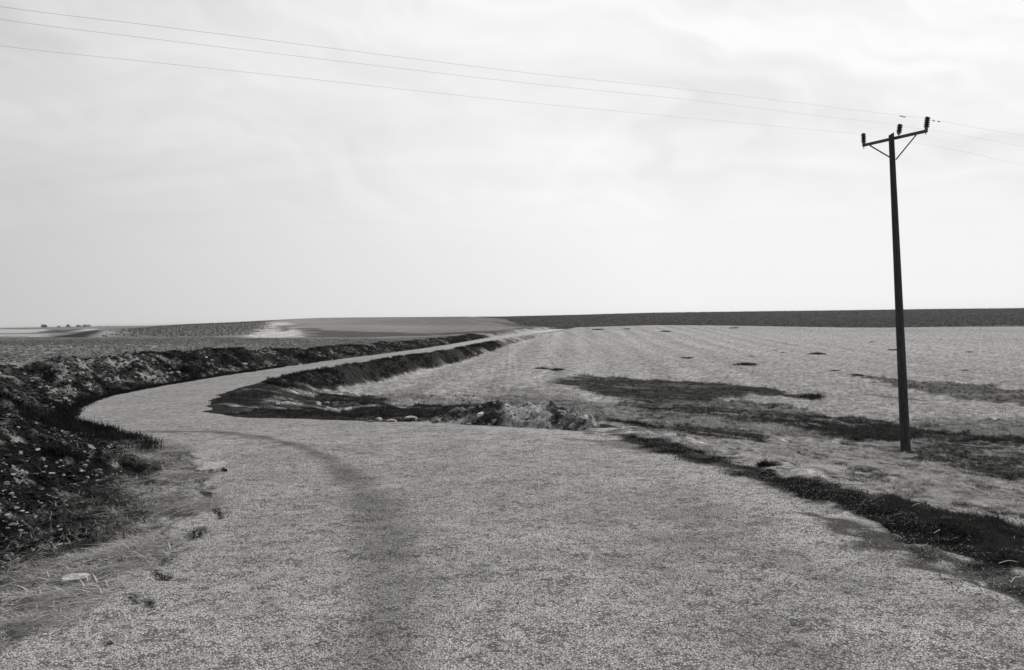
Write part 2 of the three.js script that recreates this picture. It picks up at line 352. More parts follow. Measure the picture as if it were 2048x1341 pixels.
// chip seal: stones about 12 mm packed in dark binder
const CH = 2048, CELLS = 235;                 // 4.2 m a side
const chipTone = new Float32Array(CH * CH), chipHeight = new Float32Array(CH * CH);
{
  const jx = new Float32Array(CELLS * CELLS), jy = new Float32Array(CELLS * CELLS), to = new Float32Array(CELLS * CELLS), rd = new Float32Array(CELLS * CELLS);
  for (let k = 0; k < CELLS * CELLS; k++) { jx[k] = hash(k, 11); jy[k] = hash(k, 12); to[k] = hash(k, 13); rd[k] = hash(k, 14); }
  for (let j = 0; j < CH; j++) for (let i = 0; i < CH; i++) {
    const gx = i / CH * CELLS, gy = j / CH * CELLS, ci = Math.floor(gx), cj = Math.floor(gy); let b1 = 9, b2 = 9, bk = 0;
    for (let q = -1; q <= 1; q++) for (let p = -1; p <= 1; p++) {
      const ai = (ci + p + CELLS) % CELLS, aj = (cj + q + CELLS) % CELLS, k = aj * CELLS + ai;
      const dx = ci + p + jx[k] - gx, dy = cj + q + jy[k] - gy, w = Math.sqrt(dx * dx + dy * dy) / (0.7 + 0.5 * rd[k]);
      if (w < b1) { b2 = b1; b1 = w; bk = k; } else if (w < b2) b2 = w;
    }
    const gap = sst(0.03, 0.2, b2 - b1), bare = tvn(i / CH * 30, j / CH * 30, 30) * 0.6 + tvn(i / CH * 90, j / CH * 90, 90) * 0.4, miss = to[bk] < 0.06 + 0.62 * sst(0.5, 0.85, bare) ? 0.2 : 1;
    chipTone[j * CH + i] = (0.4 + 0.6 * gap) * (0.22 + 0.78 * (miss < 1 ? 0.1 : 1)) * (rd[bk] < 0.2 ? 0.4 : 0.62 + 0.38 * rd[bk]) * (0.55 + 0.45 * tvn(i / CH * 130, j / CH * 130, 130) + 0.5 * tvn(i / CH * 55, j / CH * 55, 55));
    chipHeight[j * CH + i] = gap * miss * (0.5 + 0.5 * rd[bk]) * (1 - 0.35 * b1);
  }
}
const chipMap = grain(CH, (u, v) => chipTone[Math.round(v * CH) * CH + Math.round(u * CH)] * 1.05);
const chipBump = grain(CH, (u, v) => chipHeight[Math.round(v * CH) * CH + Math.round(u * CH)]);
const MEAN = 0.6, CHIPMEAN = 0.5;

// ---------------------------------------------------------------- the land: one net of points from the feet to the horizon, cut into its sheets
{
  const th = [];
  for (let a = -180; a < -42; a += 3) th.push(a);
  for (let a = -42; a < 42; a += 0.11) th.push(a);
  for (let a = 42; a <= 180.01; a += 3) th.push(a);
  const rs = [0.3, 0.8, 1.4, 2, 2.6, 3.1];
  for (let r = 3.5; r < 2600;) { rs.push(r); r += r < 62 ? Math.max(0.045, 0.0052 * r) : r < 300 ? 0.011 * r : 0.03 * r; }
  rs.push(2600);
  const A = th.length, R = rs.length, pos = new Float32Array(A * R * 3), col = new Float32Array(A * R), reg = new Uint8Array(A * R), uv = new Float32Array(A * R * 2);
  for (let j = 0; j < R; j++) for (let i = 0; i < A; i++) {
    const t = th[i] * Math.PI / 180, x = rs[j] * Math.sin(t), d = rs[j] * Math.cos(t), k = j * A + i, c = cover(x, d);
    pos[k * 3] = x; pos[k * 3 + 1] = c.h; pos[k * 3 + 2] = -d; col[k] = c.a / MEAN; reg[k] = c.reg;
    uv[k * 2] = x / 3.1; uv[k * 2 + 1] = d / 3.1;
  }
  const index = REG.map(() => []);
  const full = [];
  for (let j = 0; j < R - 1; j++) for (let i = 0; i < A - 1; i++) {
    const a = j * A + i, b = a + 1, c = a + A, e = c + 1;
    index[reg[a]].push(a, b, c, b, e, c); full.push(a, b, c, b, e, c);
  }
  const g = new THREE.BufferGeometry(); g.setAttribute('position', new THREE.BufferAttribute(pos, 3)); g.setIndex(full); g.computeVertexNormals();
  const nor = g.attributes.normal.array;
  const mats = [dirtMap, dirtMap, dirtMap, strawMap, strawMap, dirtMap].map((map, k) => MATT({ map, bumpMap: map, bumpScale: [0.03, 0.05, 0.05, 0.015, 0.02, 0.05][k], vertexColors: true }));
  const labels = ['straw strewn verges and rough ground beside the road', 'dark stony cut bank along the left of the road', 'ploughed field on top of the left bank', 'pale mown stubble field sloping up on the right', 'pale distant hill with patches of fields at left centre', 'dark distant slope under crop along the right horizon'];
  REG.forEach((name, q) => {
    const map = new Map(), ix = index[q].map((k) => { let v = map.get(k); if (v === undefined) map.set(k, v = map.size); return v; }), n = map.size;
    const p = new Float32Array(n * 3), no = new Float32Array(n * 3), c = new Float32Array(n * 3), w = new Float32Array(n * 2);
    for (const [k, v] of map) { for (let e = 0; e < 3; e++) { p[v * 3 + e] = pos[k * 3 + e]; no[v * 3 + e] = nor[k * 3 + e]; c[v * 3 + e] = col[k]; } w[v * 2] = uv[k * 2]; w[v * 2 + 1] = uv[k * 2 + 1]; }
    const s = new THREE.BufferGeometry();
    s.setAttribute('position', new THREE.BufferAttribute(p, 3)); s.setAttribute('normal', new THREE.BufferAttribute(no, 3)); s.setAttribute('color', new THREE.BufferAttribute(c, 3)); s.setAttribute('uv', new THREE.BufferAttribute(w, 2)); s.setIndex(ix);
    tag(add(new THREE.Mesh(s, mats[q]), name), labels[q], null, null, 'structure');
  });
}

// ---------------------------------------------------------------- the road
function lineDist(P, x, d) { let b = 1e9; for (let i = 0; i < P.length - 1; i++) { const ex = P[i + 1][0] - P[i][0], ed = P[i + 1][1] - P[i][1], t = clamp(((x - P[i][0]) * ex + (d - P[i][1]) * ed) / (ex * ex + ed * ed)); b = Math.min(b, Math.hypot(x - P[i][0] - ex * t, d - P[i][1] - ed * t)); } return b; }
const onRoad = (px, py) => { const v = ray(px, py), t = -EYE / v.y; return [v.x * t, -v.z * t]; };
const TRACK = [[225, 862], [330, 864], [430, 864], [520, 874], [600, 893], [660, 920], [710, 965], [745, 1010], [765, 1070], [775, 1140], [775, 1230], [770, 1330], [765, 1700]].map((p) => onRoad(...p));
const TRACK2 = [[1040, 864], [1110, 872]].map((p) => onRoad(...p));
const SMOOTH = [[250, 850], [420, 800], [520, 770]].map((p) => onRoad(...p));
{
  const ts = []; let prev = null;
  for (let i = 0; i <= 6000; i++) {
    const t = i / 6000, a = LC.getPoint(t), b = RC.getPoint(t), m = a.clone().add(b).multiplyScalar(0.5);
    if (!prev || m.distanceTo(prev) > (m.z < 1 ? 0.5 : m.z < 26 ? 0.055 : 0.3)) { ts.push(t); prev = m; }
  }
  const N = 84, n = ts.length, pos = new Float32Array(n * (N + 3) * 3), col = new Float32Array(n * (N + 3) * 3), uv = new Float32Array(n * (N + 3) * 2), ix = [];
  ts.forEach((t, j) => {
    const a = LC.getPoint(t), b = RC.getPoint(t);
    const nl = (fbm(a.x * 1.1 + 5, a.z * 1.1, 4) - 0.5) * 0.5 + (vn(a.x * 7, a.z * 7) - 0.5) * 0.1, nr = (fbm(b.x * 1.1 + 25, b.z * 1.1, 4) - 0.5) * 0.55;
    const w = a.distanceTo(b), wide = 1 - sst(6.3, 7.6, t * NP);            // chippings spill out over the shoulders
    for (let i = -1; i <= N + 1; i++) {
      const ii = clamp(i, 0, N), f = mix((nl - 0.25 * wide) / w, 1 + (nr + 0.4 * wide) / w, ii / N), x = mix(a.x, b.x, f), d = mix(a.z, b.z, f), k = j * (N + 3) + i + 1;
      let al = 0.228 + (fbm(x * 0.5, d * 0.5, 4) - 0.5) * 0.09 + (fbm(x * 2.2, d * 2.2, 3) - 0.5) * 0.09 + (vn(x * 8, d * 8) - 0.5) * 0.05, dip = 0;
      const rubbed = sst(17, 19.5, d) * (1 - sst(60, 90, d));                 // worn bare on the bend
      al = mix(al, 0.215 + (fbm(x * 0.9, d * 0.9 + 6, 4) - 0.5) * 0.08, rubbed);
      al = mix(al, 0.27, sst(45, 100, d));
      const td = lineDist(TRACK, x, d), tn = (fbm(x * 1.5, d * 1.5, 3) - 0.5) * 0.25;
      al *= 1 - mix(0.36, 0.5, sst(8, 15, d)) * (1 - sst(0.05, mix(0.46, 0.24, sst(9, 16, d)), td + tn * 0.9)) * (0.6 + 0.8 * fbm(x * 2.1, d * 2.1 + 4, 3));
      al *= 1 - 0.22 * (1 - sst(0.1, 0.5, lineDist(TRACK2, x, d) + tn));
      const right = (x - b.x) * 0 + (1 - f) * w;                              // metres from the right edge: drifted pale dust
      al = mix(al, 0.31, 0.65 * (1 - sst(0.15, 0.9, right + (fbm(x * 1.2, d * 1.2 + 9, 3) - 0.5) * 1.2)) * (0.35 + 0.65 * sst(7, 10, d)) * (1 - sst(17, 20, d)));
      al = mix(al, 0.21 + (fbm(x * 1.4 + 3, d * 1.4, 4) - 0.5) * 0.22, wide * sst(0.15, -0.45, right + (fbm(x * 1.3, d * 1.3 + 19, 3) - 0.5) * 0.8));
      if (wide > 0) for (const o of [PATCHES[0], PATCHES[1], PATCHES[2]]) { const q = inOutline(o, x, d); if (q > 0) al = mix(al, o.albedo, q); }
      const left = f * w; al = mix(al, 0.25, 0.5 * (1 - sst(0.1, 0.7, left + (fbm(x * 1.6, d * 1.6 + 2, 3) - 0.5) * 0.8)));
      al *= 1 - 0.4 * sst(0.48, 0.66, fbm(x * 1.3 + 70, d * 1.3, 4)) * sst(0.2, 2.2, x) * (1 - sst(8, 12, d)) * 0.8;   // binder laid bare where the chippings have gone
      for (const o of HOLES) { const q = inOutline(o, x, d); if (q > 0) { al = mix(al, o.albedo, q); dip = Math.max(dip, q * 0.045); } }
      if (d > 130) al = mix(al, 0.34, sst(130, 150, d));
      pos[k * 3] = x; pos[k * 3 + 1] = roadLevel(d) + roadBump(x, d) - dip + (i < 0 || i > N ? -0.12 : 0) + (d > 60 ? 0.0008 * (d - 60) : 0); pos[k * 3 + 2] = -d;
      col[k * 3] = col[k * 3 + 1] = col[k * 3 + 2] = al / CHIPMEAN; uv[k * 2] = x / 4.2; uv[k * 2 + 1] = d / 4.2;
    }
    if (j) for (let i = 0; i < N + 2; i++) { const q = j * (N + 3) + i, p = q - N - 3; ix.push(p, p + 1, q, p + 1, q + 1, q); }
  });
  const g = new THREE.BufferGeometry();
  g.setAttribute('position', new THREE.BufferAttribute(pos, 3)); g.setAttribute('color', new THREE.BufferAttribute(col, 3)); g.setAttribute('uv', new THREE.BufferAttribute(uv, 2)); g.setIndex(ix); g.computeVertexNormals();
  tag(add(new THREE.Mesh(g, MATT({ map: chipMap, bumpMap: chipBump, bumpScale: 0.016, vertexColors: true, roughness: 0.95, specularIntensity: 0.35 })), 'road'), 'narrow grey chip sealed country road bending left and away', null, null, 'structure');
}

// ---------------------------------------------------------------- instanced stuff
const Z = new THREE.Vector3(0, 0, 1), YU = new THREE.Vector3(0, 1, 0), qt = new THREE.Quaternion(), q2 = new THREE.Quaternion(), sc = new THREE.Vector3(), mt = new THREE.Matrix4(), vp = new THREE.Vector3();
function scatter(name, label, category, geo, mat, list) {        // list of {x, y, d, turn, tilt, s: [sx, sy, sz], a: albedo}
  const im = new THREE.InstancedMesh(geo, mat, list.length);
  const c = new THREE.Color();
  list.forEach((p, i) => {
    qt.setFromAxisAngle(YU, p.turn ?? 0); if (p.tilt) qt.multiply(q2.setFromAxisAngle(Z, p.tilt));
    sc.set(...p.s); mt.compose(vp.set(p.x, p.y, -p.d), qt, sc); im.setMatrixAt(i, mt); im.setColorAt(i, c.setRGB(p.a, p.a, p.a));
  });
  return tag(add(im, name), label, category, null, 'stuff');
}
function bladeClump(n, len, spread, lift, wid, curve) {           // thin bent blades from one root
  const p = [], ix = [];
  for (let k = 0; k < n; k++) {
    const a = rnd() * 6.283, l = len * rr(0.5, 1), el = rr(lift[0], lift[1]), ca = Math.cos(a), sa = Math.sin(a), w = wid * rr(0.6, 1.2), ox = rr(-1, 1) * spread, oz = rr(-1, 1) * spread;
    const base = p.length / 3, S = 3;
    for (let s = 0; s <= S; s++) {
      const f = s / S, r = l * f * Math.cos(el), y = l * f * Math.sin(el) - curve * l * f * f, ww = w * (1 - f * 0.85) / 2;
      p.push(ox + ca * r - sa * ww, Math.max(y, -0.02), oz + sa * r + ca * ww, ox + ca * r + sa * ww, Math.max(y, -0.02), oz + sa * r - ca * ww);
      if (s) { const b = base + s * 2; ix.push(b - 2, b - 1, b, b - 1, b + 1, b); }
    }
  }
  const g = new THREE.BufferGeometry(); g.setAttribute('position', new THREE.Float32BufferAttribute(p, 3)); g.setIndex(ix); g.computeVertexNormals();
  return g;
}
function rockGeo(k, detail = 2, flat = 0.65) {
  const g = new THREE.IcosahedronGeometry(1, detail), p = g.attributes.position, v = new THREE.Vector3();
  const cuts = Array.from({ length: 9 }, (_, i) => { const n = new THREE.Vector3(hash(k, i) - 0.5, hash(k, i + 20) - 0.5, hash(k, i + 40) - 0.5).normalize(); return [n, 0.38 + 0.36 * hash(k, i + 60)]; });
  for (let i = 0; i < p.count; i++) {
    v.fromBufferAttribute(p, i);
    for (const [n, c] of cuts) { const q = v.dot(n); if (q > c) v.addScaledVector(n, (c - q) * 1.0); }
    v.multiplyScalar(0.96 + 0.08 * vn(v.x * 3 + k * 9 + 50, v.y * 3 + v.z * 2 + 50));
    p.setXYZ(i, v.x, v.y * flat, v.z);
  }
  g.computeVertexNormals(); return g;
}
const vary = MATT({});                                              // colour comes from each copy
const rockMat = (v) => M(v / 0.6, 0.95, { map: dirtMap, bumpMap: dirtMap, bumpScale: 0.01 });
const strawClump = [bladeClump(16, 0.4, 0.08, [0.02, 0.6], 0.009, 0.25), bladeClump(26, 0.2, 0.13, [0.02, 0.4], 0.006, 0.2)];
const tuft = bladeClump(18, 0.3, 0.05, [0.5, 1.4], 0.008, 0.25), tallTuft = bladeClump(14, 0.6, 0.1, [0.7, 1.45], 0.009, 0.3);
const low = bladeClump(12, 0.16, 0.12, [0.3, 1.3], 0.012, 0.1);
const weed = bladeClump(16, 0.35, 0.12, [0.3, 1.3], 0.035, 0.2);
const pebble = rockGeo(3, 0, 0.7), clod = rockGeo(8, 1, 0.75);
const spot = (x, d, o) => ({ x, d, y: height(x, d), turn: rnd() * 6.283, ...o });

// loose chippings on the near road
{
  const l = [];
  for (let k = 0; k < 110000; k++) { const d = 3.6 + 12 * Math.pow(rnd(), 1.6), x = rr(-4.6, 4.0); const i = roadInfo(x, d); if (i.side === 0 || i.s < 0.9) { if (i.side < 0 && (i.s > 1.0 || rnd() < 0.25)) continue; const z = rr(0.003, 0.0085); l.push({ x, d, y: (i.side === 0 ? roadBump(x, d) : height(x, d)) + z * 0.2, turn: rnd() * 6.28, s: [z * rr(0.8, 1.5), z, z], a: rr(0.08, 0.42) }); } }
  for (let k = 0; k < 90000 && l.length < 150000; k++) { const d = 3.8 + 14 * Math.pow(rnd(), 1.3), x = rnd() < 0.5 ? rr(-5.2, -2.4) : rr(1.2, 4.4), i = roadInfo(x, d); if (i.s < -0.25 || i.s > 1 || rnd() > 1 - Math.sqrt(Math.max(i.s, 0)) * 0.95) continue; const z = rr(0.003, 0.011); l.push({ x, d, y: height(x, d) + z * 0.4, turn: rnd() * 6.28, s: [z * rr(0.8, 1.5), z * 0.8, z], a: rr(0.05, 0.42) }); }
  scatter('gravel', 'loose grey chippings lying over the near road surface', 'gravel', pebble, vary, l);
}
// straw on the left verge
{
  const l = [];
  for (let k = 0; k < 90000 && l.length < 6500; k++) {
    const d = rr(4, 17), x = -3.0 - rr(-0.3, 2.2) - Math.max(0, d - 10) * 0.28; const i = roadInfo(x, d); if (i.side > 0) continue;
    const s = i.side === 0 ? i.s : i.s; if (s < -0.1 || s > 1.5) continue;
    if (rnd() > (1 - sst(0.6, 1.25, s + (fbm(x, d, 3) - 0.5) * 0.8)) * sst(-0.1, 0.3, s) * sst(0.4, 0.55, fbm(x * 2, d * 2, 3))) continue;
    const w = rr(0.4, 1.1) * (rnd() < 0.06 ? 1.8 : 1); l.push({ x, d, y: (i.side === 0 ? 0.0 : height(x, d)) + 0.005, turn: 1.15 + rr(-0.8, 0.8), s: [w * 1.6, w * rr(0.3, 0.9), w * 0.6], a: rr(0.07, 0.42) });
  }
  scatter('dry_straw', 'flattened pale straw along the left verge of the road', 'straw', strawClump[1], vary, l);
}
// dark grass between the left bank and the straw
{
  const l = [];
  for (let k = 0; k < 60000 && l.length < 2600; k++) {
    const d = rr(4, 15.5), x = -3.4 - rr(0, 3) - Math.max(0, d - 10) * 0.28, i = roadInfo(x, d); if (i.side >= 0 || i.s > 1.45) continue;
    if (rnd() > sst(0.55, 1.1, i.s + (fbm(x, d, 3) - 0.5) * 0.8)) continue;
    const w = rr(0.4, 1.3); l.push({ x, d, y: height(x, d), turn: 1.15 + rr(-0.9, 0.9), s: [w * 1.4, w * rr(0.12, 0.45), w * 0.8], a: rnd() < 0.12 ? rr(0.08, 0.2) : rr(0.008, 0.04) });
  }
  scatter('verge_grass', 'dark matted grass at the foot of the near left bank', 'grass', low, vary, l);
}
// dark and half dry grass of the left bank
{
  const l = [], st = [];
  for (let k = 0; k < 110000; k++) {
    const d = 4 + 26 * rnd(), x = -3.2 - rr(0, 9); const h = height(x, d); if (RI.side >= 0 || RI.s > 5.5) continue;
    const n = fbm(x * 0.9 + 3, d * 0.9, 3), bk = bankness;
    if (bk > 0.05 && n > (d < 19 ? 0.66 : 0.52) && !SLIPS.some((o) => inOutline(o, x, d) > 0.3) && l.length < 6500) { const w = rr(0.35, 0.9); l.push({ x, d, y: h, turn: rnd() * 6.28, s: [w, w, w], a: rr(0.006, 0.022) }); }
    else if (bk > 0.15 && st.length < 34000 && (d < 18 || rnd() < 0.4)) { const pale = vn(x * 2.2, d * 2.2) * 0.6 + vn(x * 0.8 + 9, d * 0.8) * 0.4, w = rr(0.007, 0.026) * (rnd() < 0.08 ? 2 : 1); st.push({ x, d, y: h + w * 0.2, turn: rnd() * 6.28, tilt: rr(-0.5, 0.5), s: [w * rr(0.8, 1.7), w, w], a: rnd() < (d < 18 ? 0.42 * sst(0.48, 0.72, pale) + 0.03 : 0.06) ? rr(0.1, 0.42) : rr(0.006, 0.04) }); }
  }
  scatter('bank_grass', 'short dark grass tufts covering the cut bank at left', 'grass', tuft, vary, l);
  scatter('rubble', 'small broken stones and clods littering the left bank', 'rubble', clod, vary, st);
}
// scrub and stones on the far bank and along the foot of both banks
{
  const l = [], st = [];
  for (let k = 0; k < 90000; k++) {
    const d = 20 + 90 * Math.pow(rnd(), 1.4), x = rr(-22, 0); const h = height(x, d); if (RI.side === 0 || RI.s > 3.2) continue;
    const c = bankness;
    if (RI.side < 0) {
      const n = fbm(x * 0.6 + 3, d * 0.6, 3);
      if (c > 0.1 && n > 0.5 && l.length < 12000 && !SLIPS.some((o) => inOutline(o, x, d) > 0.3)) { const w = rr(0.4, 1.0); l.push({ x, d, y: h, turn: rnd() * 6.28, s: [w, w * 0.5, w], a: rr(0.008, 0.03) }); }
      else if (c > 0.2 && st.length < 5000) { const w = rr(0.02, 0.08); st.push({ x, d, y: h + w * 0.2, turn: rnd() * 6.28, s: [w * 1.4, w, w], a: rnd() < 0.1 ? rr(0.2, 0.42) : rr(0.015, 0.08) }); }
    } else if (RI.s < 1.3 && d > 32 && d < 90 && rnd() < 0.7 * sst(0.35, 0.55, fbm(x * 0.5, d * 0.3, 3)) && l.length < 14000) { const w = rr(0.4, 0.9); l.push({ x, d, y: h, turn: rnd() * 6.28, s: [w, w * 0.7, w], a: rr(0.008, 0.024) }); }
  }
  scatter('scrub', 'dark scrub on the road banks beyond the bend', 'scrub', weed, vary, l);
  scatter('rubble', 'pale broken stones on the far road bank', 'rubble', clod, vary, st);
}
// right: burnt verge, straw slope, weeds of the hollow, stubble
{
  const burnt = [], straw = [], dark = [], stub = [], PB = PATCHES[0], dk = [3, 4, 5, 6, 7, 8, 11, 13, 14, 15].map((i) => PATCHES[i]);
  for (let k = 0; k < 60000 && burnt.length < 7000; k++) { const d = rr(6, 17), x = rr(0.8, 7); if (rnd() < 0.75 * inOutline(PB, x, d)) { const w = rr(0.3, 1.0) * (0.4 + vn(x * 3, d * 3)); burnt.push(spot(x, d, { s: [w, w * rr(0.1, 0.4), w], a: rnd() < 0.03 ? rr(0.1, 0.3) : rr(0.004, 0.016) })); } }
  for (let k = 0; k < 90000; k++) {
    const d = 7 + 29 * Math.pow(rnd(), 0.8), x = rr(-9, 22); if (Math.abs(x / d) > 0.62) continue; const h = height(x, d);
    if (RI.side <= 0 || RI.s < 1.2 || inOutline(PB, x, d) > 0.3) continue;
    let m = 0; for (const o of dk) m = Math.max(m, inOutline(o, x, d));
    const tus = fbm(x * 2.4 + 80, d * 2.4, 3), w = rr(0.35, 0.85);
    if ((m > 0.35 && fbm(x * 0.5 + 5, d * 1.6, 3) > 0.42) || tus > 0.575) { if (dark.length < 14000) dark.push({ x, d, y: h, turn: rnd() * 6.28, s: [w, w * rr(0.3, 0.85), w], a: rr(0.01, 0.045) * (m > 0.3 ? 0.8 : 1.6) }); }
    else if (straw.length < 26000 && x > -1) straw.push({ x, d, y: h, turn: rnd() * 6.28, s: [w, w * 0.7, w], a: rr(0.12, 0.42) });
  }
  for (let k = 0; k < 160000 && stub.length < 24000; k++) {
    const d = 30 + 150 * Math.pow(rnd(), 1.7), x = d * rr(-0.16, 0.6); const h = height(x, d); if (RI.side <= 0 || RI.s < 2) continue;
    let m = 0; for (const o of dk) m = Math.max(m, inOutline(o, x, d));
    const w = rr(0.6, 1.4); if (m > 0.4) { if (dark.length < 26000 && fbm(x * 0.3 + 5, d * 0.8, 3) > 0.36) dark.push({ x, d, y: h, turn: rnd() * 6.28, s: [w, w * rr(0.3, 0.85), w], a: rr(0.02, 0.07) }); } else stub.push({ x, d, y: h, turn: rnd() * 6.28, s: [w, w * 0.8, w], a: rr(0.27, 0.36) });
  }
  const FOOTP = PATCHES[18], ISLE = [11, 12, 13, 15].map((i) => PATCHES[i]);
  for (let k = 0; k < 40000; k++) { const d = rr(18.5, 40), x = rr(-9.5, 2.5); let m = 0; for (const o of ISLE) m = Math.max(m, inOutline(o, x, d)); if (m < 0.5 || rnd() > 0.28) continue; const h = height(x, d); if (RI.side <= 0 || RI.s < 0.1) continue; const w = rr(0.4, 1.2); burnt.push({ x, d, y: h, turn: rnd() * 6.28, s: [w, w * rr(0.3, 0.9), w], a: rr(0.005, 0.022) }); }
  for (let k = 0; k < 60000 && burnt.length < 30000; k++) { const d = rr(14, 44), x = rr(-14, -4); if (inOutline(FOOTP, x, d) < 0.4) continue; const h = height(x, d); if (RI.side >= 0) continue; const w = rr(0.5, 1.3); burnt.push({ x, d, y: h, turn: rnd() * 6.28, s: [w, w, w], a: rr(0.005, 0.016) }); }
  scatter('burnt_grass', 'black scorched grass along the road edges', 'burnt grass', low, vary, burnt);
  scatter('dry_straw', 'tangled pale straw on the slope around the pole', 'straw', strawClump[0], vary, straw);
  scatter('weeds', 'dark weeds in the hollow and beside the stubble', 'weeds', tuft, vary, dark);
  scatter('stubble', 'short pale stubble covering the mown right field', 'stubble', low, vary, stub);
}
// clods on the ploughed field, vines on the hill, crop on the far slope
{
  const l = [], v = [], c = [];
  for (let k = 0; k < 60000 && l.length < 16000; k++) { const d = 24 + 56 * Math.pow(rnd(), 1.3), x = d * rr(-0.62, -0.02); const h = height(x, d); if (RI.side >= 0 || RI.s < 3 || bankness > 0.1) continue; const w = rr(0.02, 0.065); l.push({ x, d, y: h + w * 0.1, turn: rnd() * 6.28, s: [w * 1.3, w, w], a: rr(0.09, 0.22) }); }
  scatter('clods', 'earth clods of the ploughed field above the left bank', 'clods', clod, vary, l);
  const o = VINEYARD, ca = Math.cos(0.5), sa = Math.sin(0.5);
  for (let a = -400; a < 400; a += 2.4) for (let b = -400; b < 400; b += 1.15) {
    const x = -90 + a * ca - b * sa + rr(-0.2, 0.2), d = 200 + a * sa + b * ca + rr(-0.2, 0.2);
    if (d < 90 || d > 330 || inOutline(o, x, d) < 0.35 || rnd() < 0.12) continue;
    const w = rr(0.7, 1.2); v.push(spot(x, d, { s: [w * 0.65, w * 1.4, w * 0.65], a: rr(0.06, 0.13) }));
  }
  scatter('vineyard', 'rows of small vines over the brow of the left hill', 'vineyard', weed, vary, v);
  for (let k = 0; k < 70000; k++) {
    const d = 244 + 300 * Math.pow(rnd(), 0.9), x = d * rr(-0.1, 0.62), u = x / d; if (sst(-0.06, 0.03, u + (d - 330) * 0.00025) < 0.5) continue;
    const w = rr(1.2, 2.2); c.push({ x, d, y: farLevel(clamp(u, -0.62, 0.6), d), turn: rnd() * 6.28, s: [w * 1.3, w, w * 1.3], a: rr(0.08, 0.19) });
  }
  scatter('crop', 'dark crop plants over the distant right slope', 'crop', weed, vary, c);
}

// ---------------------------------------------------------------- the dark clump of tall grass where the near road meets the bend
{
  const list = [], g0 = ground(285, 900), soft = [bladeClump(30, 0.34, 0.12, [0.1, 1.25], 0.006, 0.5), bladeClump(26, 0.5, 0.14, [0.2, 1.3], 0.006, 0.45)];
  for (let k = 0; k < 420; k++) {
    const f = rnd(), p = ground(mix(150, 345, f), mix(855, 915, f * 0.8 + rr(0, 0.28))); const c = soft[rnd() < 0.35 ? 1 : 0].clone(); const w = (0.3 + 0.8 * Math.pow(rnd(), 1.7)) * (0.35 + 0.65 * Math.sin(Math.PI * Math.min(1, f + 0.12)));
    c.scale(w, w, w); c.rotateY(rnd() * 6.28); c.translate(p.x - g0.x, height(p.x, p.d) - g0.y, -(p.d - g0.d)); list.push(c);
  }
  const t = new THREE.Group(); t.position.set(g0.x, g0.y, -g0.d);
  add(new THREE.Mesh(mergeGeometries(list), MATT({ color: grey(0.014) })), 'blades', t);
  tag(add(t, 'grass_clump'), 'dark ragged clump of tall grass at the left road edge before the bend', 'grass clump');
}

